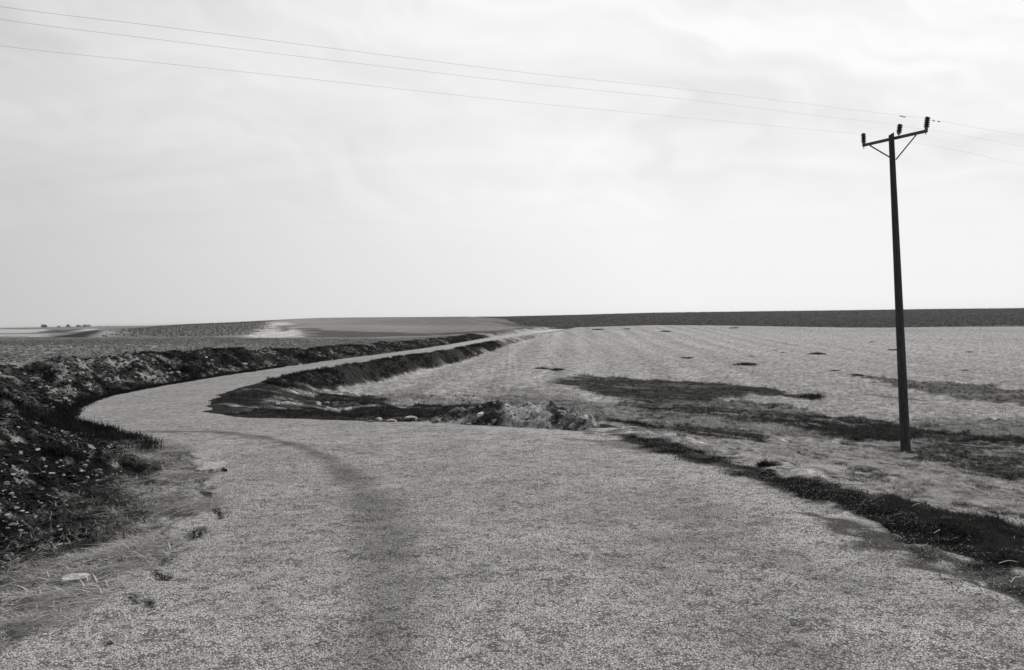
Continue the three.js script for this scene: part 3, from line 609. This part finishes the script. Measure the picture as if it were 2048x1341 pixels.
// ---------------------------------------------------------------- mound of earth and rubble on the far edge of the road
{
  const prof = [[820, 850, 0], [860, 850, 0.1], [905, 851, 0.28], [930, 852, 0.38], [965, 853, 0.42], [1010, 855, 0.43], [1060, 857, 0.43], [1105, 859, 0.45], [1150, 861, 0.42], [1185, 864, 0.26], [1215, 868, 0]];
  const P = prof.map(([a, b, h]) => { const [x, d] = onRoad(a, b); return [x, d, h]; });
  const NX = 150, ND = 60, pos = [], col = [], uv = [], ix = [], c0 = P[5];
  const shape = (f, q) => {
    const s = f * (P.length - 1), i = Math.min(Math.floor(s), P.length - 2), t = s - i, x = mix(P[i][0], P[i + 1][0], t), d = mix(P[i][1], P[i + 1][1], t) + 0.12 + q * 1.5, hh = mix(P[i][2], P[i + 1][2], t);
    const env = Math.pow(Math.sin(Math.PI * clamp(q)), 0.65), n = fbm(x * 1.8, d * 1.8, 4) - 0.5, m = vn(x * 7, d * 7) - 0.5;
    return { x, d, y: -0.06 + env * hh * (0.88 + n * 0.75) + env * (m * 0.15 + (vn(x * 16, d * 16) - 0.5) * 0.07) + (q > 0.5 ? -0.25 * (q - 0.5) * 2 : 0), px: mix(prof[i][0], prof[i + 1][0], t) };
  };
  for (let j = 0; j <= ND; j++) for (let i = 0; i <= NX; i++) {
    const s = shape(i / NX, j / ND), n = fbm(s.x * 2.6, s.d * 2.6 + s.y * 3, 4), n2 = vn(s.x * 9, s.d * 9);
    let a = sst(1000, 1035, s.px) * (1 - sst(1085, 1120, s.px)) ; a = mix(0.04, 0.42, clamp(a * 0.8 + 0.34 + (n - 0.5) * 3.2)); a *= 0.6 + 0.8 * n2;
    pos.push(s.x - c0[0], s.y, -(s.d - c0[1])); col.push(a / MEAN, a / MEAN, a / MEAN); uv.push(s.x / 1.6, s.d / 1.6);
    if (j && i) { const q = j * (NX + 1) + i, p = q - NX - 1; ix.push(p - 1, p, q - 1, p, q, q - 1); }
  }
  const g = new THREE.BufferGeometry(); g.setAttribute('position', new THREE.Float32BufferAttribute(pos, 3)); g.setAttribute('color', new THREE.Float32BufferAttribute(col, 3)); g.setAttribute('uv', new THREE.Float32BufferAttribute(uv, 2)); g.setIndex(ix); g.computeVertexNormals();
  const t = new THREE.Group(); t.position.set(c0[0], 0, -c0[1]);
  add(new THREE.Mesh(g, MATT({ map: dirtMap, bumpMap: dirtMap, bumpScale: 0.03, vertexColors: true })), 'heap', t);
  const N = 340, im = new THREE.InstancedMesh(rockGeo(5, 1, 0.7), vary, N), c = new THREE.Color();
  for (let k = 0; k < N; k++) {
    const s = shape(rr(0.03, 0.99), rr(0.02, 0.5)), w = 0.008 + 0.03 * Math.pow(rnd(), 2.4), a = rnd() < 0.55 ? rr(0.12, 0.32) : rr(0.012, 0.05);
    qt.setFromAxisAngle(YU, rnd() * 6.28); sc.set(w * 1.3, w, w); im.setMatrixAt(k, mt.compose(vp.set(s.x - c0[0], s.y - w * 0.1, -(s.d - c0[1])), qt, sc)); im.setColorAt(k, c.setRGB(a, a, a));
  }
  tag(add(im, 'clods', t), null, null, null, 'stuff');
  tag(add(t, 'earth_mound'), 'low mound of rubble and pale earth heaped along the far road edge', 'mound');
  // rocks on and beside it
  const mound = (px, py) => { // first surface seen through that pixel, mound or ground
    const v = ray(px, py); let best = null;
    for (let f = 0; f <= 1; f += 0.004) for (let q = 0; q <= 0.55; q += 0.02) { const s = shape(f, q), t2 = s.d / -v.z, e = Math.hypot(v.x * t2 - s.x, EYE + v.y * t2 - s.y); if (!best || e < best.e) best = { x: s.x, d: s.d, y: s.y, e }; }
    return best.e < 0.06 ? best : ground(px, py);
  };
  rockAt.mound = mound;
}
const rockShapes = Array.from({ length: 8 }, (_, k) => rockGeo(k + 1, 3, 0.72));
function rockAt(px, py, w, hgt, label, albedo = 0.42, group, k = 0, place, name = 'stone') {
  const p = (place ?? ground)(px, py + hgt * 0.4), m = p.d / F, g = new THREE.Mesh(rockShapes[k % 8], rockMat(albedo));
  g.position.set(p.x, p.y + hgt * m * 0.1, -p.d); g.rotation.set(rr(-0.25, 0.25), rnd() * 6.28, rr(-0.25, 0.25)); const sx = w * m / 1.5, sy = hgt * m / 0.95;
  g.scale.set(sx, sy, Math.max(sx * 0.8, sy * 0.8));
  return tag(add(g, name), label, 'rock', group);
}
const MD = rockAt.mound;
rockAt(963, 825, 16, 12, 'bright white rock on top of the dark left half of the mound', 0.7, null, 0, MD);
rockAt(1143, 831, 20, 15, 'largest pale boulder near the right end of the mound', 0.38, null, 1, MD);
rockAt(1144, 847, 13, 13, 'pale rock directly below the largest boulder of the mound', 0.34, null, 2, MD);
rockAt(1160, 838, 12, 14, 'upright grey rock right of the largest boulder', 0.36, null, 3, MD);
rockAt(1084, 844, 15, 16, 'pale rock in the middle of the mound beside its bare earth', 0.36, null, 4, MD);
rockAt(1042, 848, 12, 13, 'grey rock at the foot of the bare earth of the mound', 0.3, null, 5, MD);
rockAt(988, 842, 10, 8, 'small pale rock on the mound right below the white rock', 0.4, null, 6, MD);
rockAt(939, 848, 13, 9, 'grey rock low on the left end of the mound', 0.3, null, 7, MD);
rockAt(977, 849, 11, 9, 'grey rock at the road edge under the white rock', 0.3, null, 0, MD);
rockAt(1192, 850, 18, 6, 'long pale rock sliding off the right tip of the mound', 0.42, null, 1, MD);
rockAt(757, 838, 17, 8, 'pale triangular stone on the far road edge left of the mound', 0.55, null, 2);
rockAt(786, 841, 24, 6, 'flat pale stone beside the triangular stone at the road edge', 0.42, null, 3);
rockAt(824, 836, 26, 8, 'long pale slab stone between the triangular stone and the mound', 0.42, null, 4);
rockAt(823, 845, 14, 5, 'small flat stone below the long slab stone', 0.36, null, 5);
rockAt(872, 841, 20, 8, 'pale stone just left of the mound foot', 0.36, null, 6);
rockAt(742, 843, 14, 5, 'low grey stone left of the triangular stone', 0.3, null, 7);
rockAt(574, 803, 10, 5, 'white stone on the island inside the bend, farther left of a pair', 0.55, null, 0);
rockAt(555, 807, 10, 6, 'grey stone at the left end of the stone line inside the bend', 0.36, null, 1);
rockAt(636, 807, 13, 9, 'largest pale stone inside the bend before the dark weeds', 0.4, null, 2);
rockAt(636, 817, 10, 4, 'thin pale stone below the largest stone inside the bend', 0.42, null, 3);
rockAt(655, 806, 10, 5, 'low pale stone right of the largest stone inside the bend', 0.34, null, 4);
rockAt(885, 812, 5, 8, 'thin upright pale stone behind the left end of the mound', 0.4, null, 5);
rockAt(135, 810, 13, 5, 'white flat stone in the black foot of the bank by the bend', 0.6, null, 6);
rockAt(357, 744, 8, 5, 'pale stone halfway up the far bank, beside its bare slip', 0.5, null, 7);
rockAt(343, 745, 8, 5, 'pale stone at the right end of the bare slip in the far bank', 0.45, null, 0);
rockAt(487, 728, 14, 5, 'long pale stone high in the far bank behind the road', 0.4, null, 1);
rockAt(470, 736, 12, 5, 'pale stone low in the far bank behind the road', 0.36, null, 2);
rockAt(600, 729, 6, 4, 'small white stone on the far edge of the road beyond the bend', 0.6, null, 3);
rockAt(660, 703, 10, 5, 'pale stone at the top of the far bank, farthest along', 0.36, null, 4);
// left bank
const B = 'stones of the left bank';
rockAt(183, 895, 18, 13, 'brightest pale rock high on the near left bank below the grass clump', 0.55, null, 5);
rockAt(14, 969, 14, 13, 'pale rock at the left frame edge in the black hollow of the bank', 0.45, null, 6);
rockAt(59, 950, 13, 8, 'pale rock on the rim above the black hollow of the bank', 0.42, null, 7);
rockAt(70, 968, 18, 13, 'broad grey rock right of the black hollow of the bank', 0.3, null, 0);
rockAt(189, 993, 22, 9, 'long pale rock tilted on the lower right of the near bank', 0.42, null, 1);
rockAt(111, 1018, 13, 14, 'left one of two pale rocks in the middle of the near bank', 0.5, null, 2);
rockAt(137, 1020, 17, 15, 'right and larger of two pale rocks in the middle of the near bank', 0.5, null, 3);
rockAt(164, 1016, 10, 6, 'white rock chip right of the two pale rocks on the near bank', 0.6, null, 4);
rockAt(66, 1098, 10, 8, 'whitest small rock low on the near left bank', 0.65, null, 5);
rockAt(74, 1059, 12, 10, 'pale rock on the dark lower bank above the whitest small rock', 0.4, null, 6);
rockAt(39, 1061, 12, 7, 'wedge shaped pale rock on the dark lower bank by the frame edge', 0.4, null, 7);
rockAt(85, 916, 9, 7, 'round pale rock on the upper near bank', 0.42, null, 0);
rockAt(200, 1064, 10, 7, 'pale stone at the upper border of the left straw verge', 0.34, null, 1);
rockAt(364, 952, 8, 4, 'small white stone on the verge left of the concrete slab', 0.6, null, 2);
rockAt(165, 1285, 16, 7, 'flat stone in the gravel at the lower left corner', 0.34, null, 3);
for (const [x, y, w, h] of [[120, 1039, 9, 6], [140, 1039, 10, 5], [176, 1055, 8, 6], [22, 1110, 9, 7], [12, 1112, 10, 7], [251, 953, 7, 5], [222, 949, 8, 5], [233, 948, 6, 5], [300, 967, 6, 4], [90, 933, 10, 6], [170, 931, 11, 6], [108, 872, 9, 7], [121, 874, 11, 7], [85, 944, 9, 6], [126, 950, 6, 5], [138, 981, 8, 6], [120, 991, 7, 6], [50, 988, 8, 5], [30, 1000, 12, 6], [226, 1005, 6, 4], [182, 1004, 6, 4], [80, 1115, 7, 5], [92, 1066, 10, 4], [145, 1059, 6, 4], [40, 905, 10, 6], [200, 940, 8, 5], [120, 921, 8, 5], [155, 911, 8, 5], [72, 1006, 10, 7], [103, 895, 8, 5], [130, 905, 7, 5], [64, 985, 8, 5], [95, 965, 9, 6], [150, 968, 8, 5]])
  rockAt(x, y, w, h, 'small pale stone scattered among others on the near left bank', rr(0.26, 0.42), B, Math.floor(rnd() * 8));

// flat slab in the broken road edge, pale flat block in the straw
function slab(px, py, w, hgt, thick, turn, name, label, cat, al, extra) {
  const [x, d] = onRoad(px, py), m = d / F, W = w * m, D = hgt * m * d / EYE;
  const s = new THREE.Shape(), n = 18; for (let k = 0; k < n; k++) { const a = k / n * 6.283, c = Math.cos(a), q = Math.sin(a), r = 1 / Math.pow(Math.pow(Math.abs(c), 5) + Math.pow(Math.abs(q), 5), 0.2), e = 0.82 + 0.3 * hash(k, px); s[k ? 'lineTo' : 'moveTo'](c * r * e * W / 2, q * r * e * D / 2); }
  s.closePath();
  const g = new THREE.ExtrudeGeometry(s, { depth: thick, bevelEnabled: true, bevelThickness: 0.008, bevelSize: 0.01, bevelSegments: 2 }); g.rotateX(-Math.PI / 2);
  const o = new THREE.Mesh(g, M(al / 0.6, 0.9, { map: dirtMap, bumpMap: dirtMap, bumpScale: 0.004 })); o.position.set(x, Math.max(0, height(x, d)) + 0.004, -d); o.rotation.set(0, turn, 0.02);
  return tag(add(o, name), label, cat);
}
slab(424, 938, 46, 16, 0.035, 0.12, 'concrete_slab', 'flat pale concrete slab at the left road edge with a dark crack on its right', 'slab', 0.27);
slab(152, 1166, 46, 13, 0.04, 0.35, 'flat_stone', 'pale elongated flat stone lying in the straw of the left verge', 'rock', 0.3);
{
  const c = [[439, 928], [445, 938], [452, 944]].map((p) => { const [x, d] = onRoad(...p); return new THREE.Vector3(x, 0.018, -d); });
  tag(add(new THREE.Mesh(new THREE.TubeGeometry(new THREE.CatmullRomCurve3(c), 12, 0.018, 6), M(0.02, 1)), 'stick'), 'short black stick lying against the right end of the concrete slab', 'stick');
}
// single stalks on the road side
const stalks = [
  [1631, 1097, 1682, 1089, 'long straw stalk on the right shoulder, well inside the asphalt from the black strip'], [1868, 1070, 1880, 1062, 'very short bright straw stalk on the black strip at right'],
  [1740, 1019, 1778, 1017, 'level straw stalk crossing the black strip, left of a slanting one'], [1821, 1019, 1840, 1010, 'slanting straw stalk on the far rim of the black strip'],
  [1704, 1134, 1718, 1126, 'short slanting straw stalk on the gravel below the black strip'], [1944, 1196, 1978, 1191, 'straw stalk on the gravel in the lower right, farthest below the black strip'],
  [2022, 1170, 2042, 1158, 'bent straw stalk at the right frame edge below the black strip'], [1998, 1131, 2042, 1128, 'level straw stalk at the right frame edge on the lower rim of the black strip'],
  [133, 1213, 212, 1199, 'longest pale straw stalk just below the flat stone in the left verge'], [97, 1280, 117, 1265, 'short straw stalk in the gravel at the lower left corner'],
  [190, 1112, 247, 1090, 'straw stalk above the flat stone, nearest to the left bank'], [100, 1222, 190, 1206, 'straw stalk below the flat stone, reaching farther left than the longest one'],
  [150, 1184, 230, 1160, 'straw stalk running right from the flat stone in the left verge'], [1520, 1010, 1560, 1004, 'small straw stalk at the thin left part of the black strip'],
  [60, 1245, 110, 1232, 'straw stalk near the left frame edge, lowest in the left verge'], [170, 1150, 260, 1128, 'straw stalk just above the flat stone in the left verge']];
for (const [x0, y0, x1, y1, label] of stalks) {
  const a = ground(x0, y0), bp = atDepth(x1, y1, a.d + 0.12), b = { x: bp.x, y: bp.y - 0.04, d: -bp.z }, A = new THREE.Vector3(a.x, a.y + 0.015, -a.d), E = new THREE.Vector3(b.x, b.y + 0.05, -b.d), mid = A.clone().lerp(E, 0.5).add(new THREE.Vector3(rr(-0.02, 0.02), 0.012, rr(-0.03, 0.03)));
  const g = new THREE.TubeGeometry(new THREE.CatmullRomCurve3([A, mid, E]), 10, 0.0026, 5); g.translate(-A.x, -A.y, -A.z);
  const o = new THREE.Mesh(g, M(0.5, 0.8)); o.position.copy(A);
  tag(add(o, 'straw_stalk'), label, 'straw stalk', x0 < 1000 ? 'long stalks on the left verge' : 'stalks on the right shoulder');
}

// ---------------------------------------------------------------- weed patches in the stubble field
{
  const make = (w, h) => { const l = []; for (let k = 0; k < 46; k++) { const c = weed.clone(), q = rr(0.6, 1.3) * h / 0.35; const r = Math.sqrt(rnd()), a = rnd() * 6.283; c.scale(q, q * (1 - 0.5 * r), q); c.rotateY(rnd() * 6.28); c.translate(Math.cos(a) * r * w / 2, 0, Math.sin(a) * r * w / 2.4); l.push(c); } return mergeGeometries(l); };
  const mat = MATT({ color: grey(0.05) }), W = [
    [1330, 664, 20, 'largest dark weed patch near the crest of the field'], [1197, 660, 24, 'flat weed patch at the crest, leftmost in the field'], [1255, 659, 14, 'small weed patch at the crest between two larger ones'],
    [1467, 657, 18, 'weed patch on the field crest left of the pole'], [1492, 731, 42, 'long weed patch in mid field below the stubble stripes'], [1082, 738, 34, 'left of two joined weed patches above the dark ground'], [1112, 742, 30, 'right of two joined weed patches above the dark ground'],
    [1744, 685, 12, 'small weed patch high up just left of the pole'], [1788, 701, 22, 'weed patch touching the left side of the pole'], [1634, 709, 32, 'dark long weed patch midway up the field left of the pole'], [1374, 717, 26, 'faint weed patch in the middle of the field'],
    [1940, 705, 16, 'spiky weed patch in the field right of the pole'], [1672, 742, 18, 'weed patch lower left of the pole, upper of two'], [1717, 751, 20, 'weed patch at the left tip of the long dark grass band'], [1550, 701, 10, 'tiny weed patch, left of a tiny pair'], [1566, 706, 10, 'tiny weed patch, right of a tiny pair'], [1502, 713, 14, 'small faint weed patch above the long one'], [1618, 796, 56, 'round dark weed mound at the right end of the dark ground'], [1532, 922, 16, 'dark tussock in the straw just above the black strip'], [1680, 930, 18, 'round dark tussock in the straw left of the pole foot'], [1930, 742, 12, 'small faint weed patch above the long grass band']];
  for (const [x, y, w, label] of W) {
    const p = ground(x, y), m = p.d / F, o = new THREE.Group(); o.position.set(p.x, height(p.x, p.d) - 0.02, -p.d);
    add(new THREE.Mesh(make(w * m, Math.max(0.16, Math.min(0.42, w * m * 0.3))), mat), 'leaves', o);
    tag(add(o, 'weed_patch'), label, 'weed patch');
  }
}

// ---------------------------------------------------------------- trees on the far left horizon
function tree(px, py, wpx, hpx, label, d = 690) {
  const p = atDepth(px, py, d), m = d / F, w = wpx * m, h = hpx * m, o = new THREE.Group(); o.position.copy(p);
  const l = [];
  const lobes = Array.from({ length: 7 }, () => [rr(-0.32, 0.32) * w, h * rr(0.2, 0.68), rr(-0.3, 0.3) * w, rr(0.24, 0.36) * Math.min(w, h * 1.5)]);
  for (let k = 0; k < 420; k++) {
    const L = lobes[k % 7], a = rnd() * 6.283, e = Math.asin(rr(-0.8, 1)), r = L[3] * Math.cbrt(rr(0.25, 1.2)), q = rr(0.18, 0.42) * h * 0.28 + 0.15;
    const g = new THREE.PlaneGeometry(q, q * 0.7); g.rotateX(rnd() * 6.28); g.rotateY(rnd() * 6.28); g.translate(L[0] + Math.cos(a) * Math.cos(e) * r, L[1] + Math.sin(e) * r, L[2] + Math.sin(a) * Math.cos(e) * r); l.push(g);
  }
  const tr = new THREE.CylinderGeometry(h * 0.03, h * 0.05, h * 0.5, 7); tr.translate(0, h * 0.1, 0);
  add(new THREE.Mesh(tr, M(0.06, 1)), 'trunk', o); add(new THREE.Mesh(mergeGeometries(l), MATT({ color: grey(0.05) })), 'crown', o);
  return tag(add(o, 'tree'), label, 'tree');
}
tree(88, 657, 14, 9, 'tallest round tree on the far left horizon');
tree(116, 657, 7, 5, 'tiny bush on the horizon right of the tallest tree');
tree(135, 657, 12, 7, 'round tree on the horizon left of the broad tree row');
tree(158, 658, 18, 8, 'left tree of the broad row on the far horizon');
tree(174, 658, 16, 8, 'right tree of the broad row on the far horizon');
tree(195, 659, 18, 6, 'low bush on the horizon right of the broad row');
tree(214, 660, 14, 7, 'last low tree on the horizon beside the vineyard brow');

// ---------------------------------------------------------------- the pole and its lines
const FOOT = (() => { const g = ground(1812, 903); return new THREE.Vector3(g.x, height(g.x, g.d), -g.d); })();
const DP = -FOOT.z, mPole = DP / F;
console.log('pole depth', DP, 'foot', FOOT.x, FOOT.y);
const TOP = atDepth(1783, 268, DP), axis = TOP.clone().sub(FOOT), PL = axis.length();
const pole = new THREE.Group(); pole.position.copy(FOOT); tag(pole, 'tall dark wooden utility pole leaning left with one crossarm', 'utility pole');
const steel = M(0.035, 0.6, { metalness: 0.3 }), porcelain = M(0.02, 0.35), fitting = M(0.12, 0.6), woodMat = M(0.03 / 0.6, 0.95, { map: strawMap, bumpMap: strawMap, bumpScale: 0.006 });
const loc = (v) => v.clone().sub(FOOT);
function bar(a, b, w, t, mat, name, parent = pole) {              // rectangular bar between two points
  const v = b.clone().sub(a), g = new THREE.BoxGeometry(w, t, v.length()), o = new THREE.Mesh(g, mat); o.position.copy(a).lerp(b, 0.5); o.quaternion.copy(new THREE.Quaternion().setFromUnitVectors(Z, v.clone().normalize()));
  return add(o, name, parent);
}
{
  const r0 = 10.2 * mPole, r1 = 5.3 * mPole, N = 20, S = 30, pos = [], uv = [], ix = [];
  const side = new THREE.Vector3(1, 0, 0), up = axis.clone().normalize(), fw = new THREE.Vector3().crossVectors(side, up).normalize(); side.crossVectors(up, fw).normalize();
  for (let j = 0; j <= S; j++) for (let i = 0; i <= N; i++) {
    const f = j / S, a = i / N * 6.283, r = mix(r0, r1, Math.pow(f, 0.9)) * (1 + 0.02 * (vn(i * 1.3 % N, j * 0.8) - 0.5)), c = Math.cos(a), s = Math.sin(a);
    const y = mix(-0.5, PL, f) + (j === S ? c * r1 * 0.55 : 0);
    const p = up.clone().multiplyScalar(y).addScaledVector(side, c * r).addScaledVector(fw, s * r); pos.push(p.x, p.y, p.z); uv.push(i / N * 1.2, f * 3);
    if (j && i) { const q = j * (N + 1) + i, p0 = q - N - 1; ix.push(p0 - 1, p0, q - 1, p0, q, q - 1); }
  }
  const cap = pos.length / 3; { const p = up.clone().multiplyScalar(PL); pos.push(p.x, p.y, p.z); uv.push(0.5, 0.5); } for (let i = 1; i <= N; i++) { const q = S * (N + 1) + i; ix.push(q - 1, q, cap); }
  const g = new THREE.BufferGeometry(); g.setAttribute('position', new THREE.Float32BufferAttribute(pos, 3)); g.setAttribute('uv', new THREE.Float32BufferAttribute(uv, 2)); g.setIndex(ix); g.computeVertexNormals();
  add(new THREE.Mesh(g, woodMat), 'post', pole);
  const pl = new THREE.Mesh(new THREE.BoxGeometry(0.03, 15 * mPole, 0.12), M(0.3, 0.7)); pl.position.copy(loc(atDepth(1797.6, 731, DP))); pl.rotation.z = 0.045; add(pl, 'plate', pole); pl.userData.label = 'small pale plate on the left side of the pole';
}
// crossarm: its right end is nearer
const KA = 0.06, armL = atDepth(1727, 291, DP * (1 + KA) * 0.995), armR = atDepth(1854, 262, DP * (1 - KA * 0.62) * 0.985);
bar(loc(armL), loc(armR), 0.075, 0.08, steel, 'crossarm');
const armAt = (t) => armL.clone().lerp(armR, t);
const poleAt = (py) => { const t = (py - 268) / (905 - 268); return TOP.clone().lerp(FOOT, t); };
bar(loc(armAt(0.115).add(new THREE.Vector3(0, -0.05, 0))), loc(poleAt(315).add(new THREE.Vector3(-0.07, 0, 0.02))), 0.012, 0.045, steel, 'brace');
bar(loc(armAt(0.845).add(new THREE.Vector3(0, -0.05, 0))), loc(poleAt(320).add(new THREE.Vector3(0.08, 0, 0.06))), 0.036, 0.012, steel, 'brace');
function insulator(base, top, rad) {
  const v = top.clone().sub(base), L = v.length(), pts = [[0.001, 0], [rad * 0.5, 0], [rad * 0.5, L * 0.13], [rad * 0.45, L * 0.15]];
  for (let k = 0; k < 5; k++) { const y = L * (0.17 + k * 0.148); pts.push([rad * 0.55, y], [rad, y + L * 0.03], [rad * 0.98, y + L * 0.05], [rad * 0.55, y + L * 0.12]); }
  pts.push([rad * 0.85, L * 0.92], [rad * 0.5, L * 0.985], [0.001, L]);
  const g = new THREE.LatheGeometry(pts.map((p) => new THREE.Vector2(...p)), 20), o = new THREE.Mesh(g, porcelain);
  o.position.copy(loc(base)); o.quaternion.setFromUnitVectors(YU, v.normalize()); add(o, 'insulator', pole);
  const f = new THREE.Mesh(new THREE.CylinderGeometry(rad * 0.62, rad * 0.56, L * 0.15, 14), fitting); f.position.y = L * 0.08; add(f, 'metal_foot', o);
  const b = new THREE.Mesh(new THREE.CylinderGeometry(0.013, 0.013, 0.18, 8), steel); b.position.y = -0.05; add(b, 'bolt', o);
  return base.clone().lerp(top, 0.84);
}
const insDepth = (t) => mix(-armL.z, -armR.z, t);
const insTop = [[1728, 291, 1727.5, 266, 0.012], [1798, 271, 1801, 248, 0.56], [1853, 261, 1856, 233, 0.985]].map(([bx, by, tx, ty, t]) => insulator(atDepth(bx, by - 2, insDepth(t)), atDepth(tx, ty, insDepth(t)), 5.6 * mPole));
add(pole, 'utility_pole');
// lines: to the left they pass over the road towards the camera, to the right on to the next pole
const wireMat = M(0.3, 0.5);
function lineThrough(P0, dx, dz, pts) {                              // plan direction fixed; heights from where the line is seen
  const out = [P0.clone()];
  for (const [px, py] of pts) {
    const v = ray(px, py), den = v.x * dz - v.z * dx;               // camera + v*t = P0 + (dx,dz)*s in plan
    const t = (P0.x * dz - P0.z * dx) / den; out.push(new THREE.Vector3(v.x * t, EYE + v.y * t, v.z * t));
  }
  return out;
}
function wire(P0, left, right, label, damp) {
  const l = lineThrough(P0, -2.2, 1.9, left), a = l[l.length - 1], b = l[l.length - 2];
  const ext = (p, q, n, sag) => { const e = p.clone().sub(q); return Array.from({ length: n }, (_, k) => p.clone().addScaledVector(e, (k + 1) * 1.0).add(new THREE.Vector3(0, sag * (k + 1) * (k + 1), 0))); };
  const r = lineThrough(P0, 5, -2.0, right), ra = r[r.length - 1], rb = r[r.length - 2];
  const pts = [...ext(a, b, 3, 0.1).reverse(), ...l.slice(1).reverse(), ...r, ...ext(ra, rb, 5, 0.03)];
  const o = new THREE.Group(); o.position.copy(P0);
  const cv = new THREE.CatmullRomCurve3(pts.map((p) => p.clone().sub(P0)), false, 'centripetal');
  add(new THREE.Mesh(new THREE.TubeGeometry(cv, 260, 0.0018, 5), wireMat), 'cable', o);
  for (const [px, py, right_] of damp ?? []) {
    const q = lineThrough(P0, right_ ? 5 : -2.2, right_ ? -2.0 : 1.9, [[px, py]])[1].sub(P0), g = new THREE.Mesh(new THREE.CapsuleGeometry(0.013, 0.06, 4, 8), steel);
    g.position.copy(q).add(new THREE.Vector3(0, -0.012, 0)); g.rotation.z = Math.PI / 2 - 0.1; add(g, 'damper', o);
  }
  tag(add(o, 'power_line'), label, 'power line');
}
wire(insTop[2], [[1803, 231.5], [1600, 206], [1400, 182], [1024, 142], [600, 88.5], [300, 50.5], [0, 13]], [[1950, 255], [2048, 271]], 'uppermost thin overhead line, from the right insulator', [[1803, 231.5], [1809, 233], [1868, 241, 1], [1878, 242.5, 1]]);
wire(insTop[1], [[1600, 227], [1400, 202], [1024, 163], [600, 113], [300, 77], [0, 38.5]], [[1950, 275], [2048, 293]], 'middle thin overhead line, from the insulator beside the pole top');
wire(insTop[0], [[1600, 257], [1400, 238], [1024, 202], [600, 156], [300, 124], [0, 91.5]], [[1900, 298], [2048, 331]], 'lowest thin overhead line, from the left insulator');

renderer.render(scene, camera);
